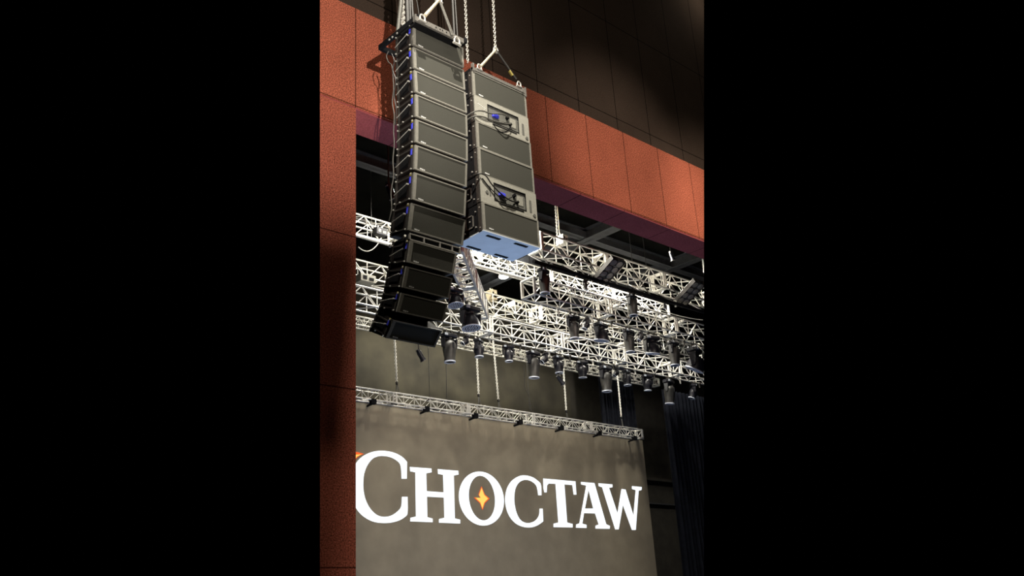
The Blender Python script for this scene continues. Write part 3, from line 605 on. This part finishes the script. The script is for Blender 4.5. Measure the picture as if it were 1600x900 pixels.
lights = [  # px, y top, y bottom, Y, kind, yaw, tilt, row, label
    (848, 410, 453, 16.6, 'spot', .3, .0, 'P', 'dark moving light hanging nearest the right speaker stack'),
    (912, 416, 450, 16.6, 'spot', -.5, .1, 'P', 'dark moving light below the upper truss between speaker stack and nearer blinder'),
    (985, 448, 488, 16.6, 'spot', .1, 0, 'P', 'dark moving light hanging just right of the nearer blinder'),
    (1035, 446, 480, 16.6, 'small', .7, .15, 'P', 'dark moving light hanging left of the far blinder at the right border'),
    (894, 484, 524, 17.3, 'spot', -.1, 0, 'T2', 'leftmost long moving light of the middle row'),
    (915, 490, 512, 17.5, 'small', 1.1, .5, 'T2', 'small moving light right beside the leftmost long one of the middle row'),
    (937, 492, 530, 17.2, 'wash', .2, .2, 'T2', 'round-faced wash light of the middle row, left of the two'),
    (980, 504, 545, 17.3, 'spot', .1, 0, 'T2', 'long moving light between the two round-faced wash lights of the middle row'),
    (1000, 508, 530, 17.5, 'small', .9, .6, 'T2', 'small tilted moving light left of the right round-faced wash light'),
    (1016, 512, 550, 17.2, 'wash', -.2, .2, 'T2', 'round-faced wash light in the middle row, right of two'),
    (1050, 522, 565, 17.3, 'spot', .2, .05, 'T2', 'long moving light right of the right round-faced wash light'),
    (1083, 533, 575, 17.3, 'wash', .4, .5, 'T2', 'tilted moving light at the right border in the middle row'),
    (710, 447, 480, 17.4, 'wash', 0, -.15, 'L', 'upper round-faced wash light close to the lower speaker column'),
    (734, 474, 516, 17.9, 'wash', .1, -.1, 'L', 'lower round-faced wash light beside the foot of the slanting truss'),
    (701, 514, 566, 19.75, 'spot', 0, 0, 'T4', 'big grey moving light right of the lowest speaker cabinet'),
    (747, 523, 557, 19.9, 'small', .5, 0, 'T4', 'small moving light above the chain over the letter O'),
    (728, 520, 540, 20, 'small', 1.3, .9, 'T4', 'small tilted moving light between the leftmost big one and its small neighbour'),
    (793, 527, 564, 19.9, 'small', -.3, 0, 'T4', 'small moving light midway between the first two big grey ones of the low row'),
    (832, 537, 590, 19.75, 'spot', .15, .06, 'T4', 'second big grey moving light of the low row, above the gap between chains'),
    (851, 546, 568, 20, 'small', 1.2, .8, 'T4', 'small tilted light immediately right of the second big grey one'),
    (871, 546, 582, 19.9, 'small', .1, 0, 'T4', 'small moving light directly above the small spotlight on a stem'),
    (908, 555, 589, 19.9, 'small', -.4, .1, 'T4', 'small moving light left of the third big grey one'),
    (944, 560, 611, 19.75, 'spot', .1, .04, 'T4', 'third big grey moving light of the low row, in front of the narrow curtain'),
    (962, 565, 588, 20, 'small', 1.0, .7, 'T4', 'small tilted light immediately right of the third big grey one'),
    (977, 567, 601, 19.9, 'small', .3, 0, 'T4', 'small moving light above the right end of the screen truss'),
    (1009, 574, 609, 19.9, 'small', -.2, .1, 'T4', 'small moving light left of the last big grey one in the low row'),
    (1043, 583, 630, 19.75, 'spot', .2, .12, 'T4', 'last big grey moving light of the low row, in front of the wide curtain'),
    (1082, 598, 622, 19.9, 'small', .8, .4, 'T4', 'small dark light at the right border below the lowest truss'),
]
for (px, y0, y1, Y, kind, yaw, tilt, row, lab) in lights:
    a = onY(px, y0, Y)
    if row == 'T4': a = onY(px, y0, 19.95); a.z = g4.z - .06
    if row == 'T2': a = onY(px, y0, 17.38); a.z = g2.z - .06
    if row == 'P': a.z = qz - .09
    if row == 'L': a = onZ(px, y0, g4.z + .06)
    b = onY(px, y1, a.y); sc = (a.z - b.z) / {'spot': 1.0, 'small': .8, 'wash': .7}[kind] * (1.13 if row in ('P', 'T2') else 1)
    r = protos[kind] if kind not in used else dup(protos[kind]); used.add(kind)
    r.location = a; r.scale = (sc, sc, sc); r.rotation_euler = (0, 0, yaw)
    for ch in r.children:
        if ch.name.startswith('head'): ch.rotation_euler = (tilt, 0, 0)
    tag(r, lab, 'stage light', GM[row])
    # drop pipe up to its truss
# small spotlights on stems
def stem_light(px, y0, y1, Y, ang, lab, zt=None):
    a = onY(px, y0, Y); r = thing('small_spotlight', lab, 'stage light', a, 'small spotlights on stems')
    L = (a.z - onY(px, y1, Y).z)
    MB().tube((0, 0, (zt or g4.z) - a.z), (0, 0, -L * .4), .02).build('stem', M['rig'], r)
    MB().box(-.06, .06, -.04, .04, -L * .5, -L * .36, .01).build('yoke', M['steel'], r)
    hd = MB().lathe([(.0, .13), (.06, .12), (.075, 0), (.07, -.16), (.09, -.2), (.09, -.23), (0, -.23)], n=12).build('head', M['fix'], r, True); hd.location = (0.03, 0, -L * .6); hd.rotation_euler = (0, -ang, 0)
    MB().lathe([(.08, -.225), (.095, -.225), (.095, -.24), (.08, -.24)], n=12).build('lens_ring', M['gbar'], hd, True)
stem_light(654, 540, 560, 20.0, .6, 'small spotlight on a stem directly below the lowest speaker cabinet')
stem_light(872, 578, 600, 20.0, .8, 'small spotlight on a stem left of the fourth screen chain')
stem_light(1047, 388, 402, 17.9, .3, 'small dark spotlight hanging under the red header at the right', 14.6)
stem_light(607, 283, 302, 14.5, .4, 'small dark spotlight between the red wall and the speaker column, under the header', 14.6)
# blinders: 2 x 4 round lamps
def blinder(px, py, Y, lab, proto=None):
    a = onY(px, py, Y)
    if proto: r = dup(proto); r.location = a; return tag(r, lab, 'stage light', 'eight-lamp blinders')
    r = thing('blinder_light', lab, 'stage light', a, 'eight-lamp blinders')
    r.rotation_euler = (math.radians(-28), 0, 0)          # lamps look down and towards the house
    for cxi in (0, 1):
        for k in range(4):
            c = (.12 + cxi * .27, -(.06 + k * .235) + 1.0, 0)
            hs = MB().box(c[0] - .115, c[0] + .115, c[1] - .105, c[1] + .105, 0, .16, .012).build('lamp_housing', M['fix'], r)
            MB().lathe([(.088, -.012), (.1, -.012), (.1, .004), (.088, .004)], c, 'Z', 16).build('lamp_ring', M['amp'], hs, True)
            MB().lathe([(.0, -.03), (.035, -.025), (.08, -.004), (.0, .0)], c, 'Z', 16).build('lamp', M['bezel'], hs, True)
    MB().box(-.03, -.005, .1, 1.1, -.02, .12).box(.245, .265, .1, 1.1, 0, .12).box(.515, .54, .1, 1.1, -.02, .12).box(-.03, .54, .1, .13, .12, .15).box(-.03, .54, 1.05, 1.08, .12, .15).box(.24, .27, .95, 1.0, .1, .75).build('bracket', M['rig'], r)
    return r
b0 = blinder(962, 400, 15.75, 'eight-lamp blinder hanging on the upper truss, nearer the middle')
blinder(1090, 436, 15.75, 'eight-lamp blinder hanging on the upper truss at the right border', b0)
# work light
lp = onZ(787, 433, 14.17)
wl = thing('work_light', 'glowing white work light under the stage ceiling', 'work light', lp)
MB().lathe([(.0, .0), (.16, .0), (.2, .03), (.2, .07), (.1, .12), (.0, .12)], n=20).build('housing', M['alu'], wl, True)
MB().lathe([(.0, -.03), (.15, -.025), (.18, -.004), (.0, -.002)], n=20).build('lamp_face', M['lamp'], wl, True)
MB().tube((0, 0, .12), (0, 0, .43), .025).build('stem', M['rig'], wl)
# electronics and clutter on the trusses
def gear(px, py, Y, sx, sy, sz, lab, m, name='power_box'):
    a = onY(px, py, Y); r = thing(name, lab, 'equipment', a)
    MB().box(-sx / 2, sx / 2, -sy / 2, sy / 2, -sz / 2, sz / 2, .01).build('case', M[m], r)
    q = MB(); q.box(-sx * .35, -sx * .1, -sy / 2 - .01, -sy / 2, -sz * .25, sz * .25); q.box(sx * .05, sx * .35, -sy / 2 - .01, -sy / 2, -sz * .3, sz * .1); q.build('front_plate', M['black'] if m != 'fix' else M['gbar'], r)
    MB().tube((-sx * .2, 0, sz / 2), (-sx * .2, 0, sz / 2 + .08), .02).tube((sx * .2, 0, sz / 2), (sx * .2, 0, sz / 2 + .08), .02).build('clamp', M['steel'], r)
gear(594, 363, 20.0, .38, .2, .22, 'black chain hoist body on the left upper truss', 'fix', 'chain_hoist')
gear(571, 437, 19.9, .5, .3, .22, 'brown-grey chain hoist body inside the left middle trusses', 'amp', 'chain_hoist')
gear(768, 462, 21.5, .25, .3, .35, 'pale chain hoist body inside the truss below the work light, left end', 'tan', 'chain_hoist')
gear(805, 477, 21.5, .4, .3, .2, 'pale box inside the truss below the work light', 'alu', 'power_box')
gear(878, 376, 17.3, .22, .3, .3, 'pale chain hoist in the upper front truss under its chain', 'alu', 'chain_hoist')
gear(958, 507, 23, .6, .3, .42, 'cream box between the moving lights of the middle row', 'tan', 'power_box')
gear(727, 394, 19.6, .22, .2, .14, 'small dark box at the left end of the bright truss below the speaker stack', 'fix', 'power_box')
# white tie plates seen inside the truss rows
for i, (px, py, Y, lab) in enumerate(((884, 531, 19.8, 'flat pale bracket across the lowest truss left of the third screen chain'), (975, 537, 19.8, 'flat pale bracket across the lowest truss at its middle'), (1042, 570, 19.8, 'flat pale bracket across the lowest truss at its right part'),
                                 (770, 497, 19.8, 'flat pale bracket across the lowest truss near its left part'), (960, 480, 17.1, 'flat pale bracket across the middle-row truss near the blinder'), (1060, 505, 17.1, 'flat pale bracket across the middle-row truss near the right border'))):
    a = onY(px, py, Y); o = MB().box(-.06, .06, -.28, .28, -.015, .015, .004).box(-.06, -.04, -.28, .28, .015, .05).build('tie_bracket', M['alu']); o.location = a; tag(o, lab, 'bracket', 'flat brackets in the trusses')
# half couplers clamped on the chords
for i, (px, Y, z) in enumerate([(x, 20.0, g4.z) for x in (598, 690, 716, 765, 812, 858, 890, 926, 958, 992, 1022, 1062, 1092)] + [(x, 17.4, g2.z) for x in (872, 904, 925, 955, 1030, 1068, 1092)] + [(x, 16.6, qz + .06) for x in (862, 900, 926, 950, 1003, 1055)]):
    a = onY(px, 500, Y); d_ = ray(px, 500)
    for _ in range(6):      # walk along the chord to the column px
        rel = Vector((a.x, Y, z)) - EYE; u = rel.dot(cam_x) / rel.dot(cam_f) * F + 800; a.x += (px - u) * .018
    par = t4 if Y == 20.0 else t2 if Y == 17.4 else lpi
    o_ = Vector((a.x, Y, z)) - par.location
    q = MB(); q.lathe([(.035, -.03), (.055, -.03), (.055, .03), (.035, .03)], o_, 'X', 10); q.box(o_.x - .02, o_.x + .02, o_.y - .02, o_.y + .02, o_.z - .13, o_.z - .04).tube(o_ + Vector((0, 0, -.13)), o_ + Vector((0, 0, -.17)), .03, 6)
    q.build('clamp', M['steel' if i % 2 else 'rig'], par)
# ropes and cables swagged in the trusses
def swag(a, b, dip, n=9): return [a.lerp(b, k / n) - Vector((0, 0, dip * 4 * (k / n) * (1 - k / n))) for k in range(n + 1)]
sw = [((770, 488), (848, 515), 20.5, .12), ((860, 490), (960, 520), 21.2, .2), ((905, 446), (990, 470), 17.2, .1), ((1000, 470), (1098, 500), 17.3, .12), ((560, 386), (596, 372), 19.9, .25), ((880, 405), (960, 430), 17.2, .1), ((760, 470), (812, 487), 21.4, .1)]
for i, (p, q, Y, dip) in enumerate(sw):
    lab = ['pale cable swagged behind the left part of the lowest truss', 'pale cable swagged behind the middle of the lowest truss', 'pale cable drooping in the middle-row truss by the nearer blinder', 'pale cable drooping in the middle-row truss near the right border', 'pale cable loop hanging below the left upper truss', 'pale cable drooping inside the upper front truss', 'pale cable drooping in the truss below the work light'][i]
    tag(MB().path(swag(onY(*p, Y), onY(*q, Y), dip), .014, 5).build('truss_cable', M['steel'], None, True), lab, 'cable', 'cables swagged in the trusses')

# ------------------------------------------------------------------ curtains
def curtain(x0, x1, Y, z0, z1, n, amp, lab, lean=0):
    m = MB(); bm = m.bm; cols = n * 10; rows = 8; th = .012; V = []
    rnd = [random.uniform(.6, 1.4) for _ in range(n + 2)]
    for s in (0, 1):
        G = []
        for i in range(cols + 1):
            t = i / cols; k = int(t * n); a_ = amp * rnd[k]
            row = []
            for j in range(rows + 1):
                v = j / rows; y = Y + a_ * (.6 + .4 * (1 - v)) * math.sin(2 * PI * t * n) + .3 * amp * math.sin(4 * PI * t * n + v) + s * th
                row.append(bm.verts.new((x0 + (x1 - x0) * t + .02 * math.sin(9 * t + 3 * v), y, z0 + (z1 - z0) * v)))
            G.append(row)
        V.append(G)
        for i in range(cols):
            for j in range(rows): bm.faces.new((G[i][j], G[i + 1][j], G[i + 1][j + 1], G[i][j + 1]))
    return tag(m.build('stage_curtain', M['curtain'], None, True), lab, 'curtain', 'stage curtains')
curtain(onY(1036, 620, 20.7).x, 31.0, 20.7, .75, g4.z - .25, 17, .09, 'wide black pleated curtain at the right border of the stage')
curtain(26.95, 29.0, 23.5, .75, g7.z + .3, 12, .07, 'narrow black pleated curtain seen above the right end of the screen truss')
# ------------------------------------------------------------------ downlight at the top right of the hall
c = onY(1128, -34, 11.0)
dl = thing('wall_washer', 'ceiling downlight glowing just beyond the top right corner', 'wall light', c)
MB().lathe([(.08, -.1), (.11, -.1), (.11, .1), (.0, .1)], n=20).build('housing', M['black'], dl, True)
MB().box(-.02, .02, 0, .9, .1, .13).build('wall_arm', M['black'], dl)
point('wall_washer_glow', c - Vector((0, .05, .2)), 22, (1, .93, .78), .1)

# ------------------------------------------------------------------ extent: only what the photograph could see is modelled left and right
bpy.context.view_layer.update()
def half(sgn): n = cam_x * sgn + cam_f * (300.0 / F); return n.normalized()
for o in list(bpy.data.objects):
    if o.type != 'MESH' or o.name.startswith('floor'): continue
    mw = o.matrix_world
    for sgn in (1, -1):
        nw = half(sgn); ds = [(mw @ v.co - EYE).dot(nw) for v in o.data.vertices]
        if not ds or min(ds) >= 0: continue
        if o.data.users > 1: o.data = o.data.copy()
        bm = bmesh.new(); bm.from_mesh(o.data); inv = mw.inverted(); nl = (mw.to_3x3().transposed() @ nw).normalized()
        bmesh.ops.bisect_plane(bm, geom=bm.verts[:] + bm.edges[:] + bm.faces[:], plane_co=inv @ EYE, plane_no=-nl, clear_outer=True)
        bm.to_mesh(o.data); bm.free()
for o in list(bpy.data.objects):
    if o.type == 'MESH' and len(o.data.polygons) == 0: bpy.data.objects.remove(o)
for o in list(bpy.data.objects):
    if o.type == 'EMPTY' and not o.children: bpy.data.objects.remove(o)
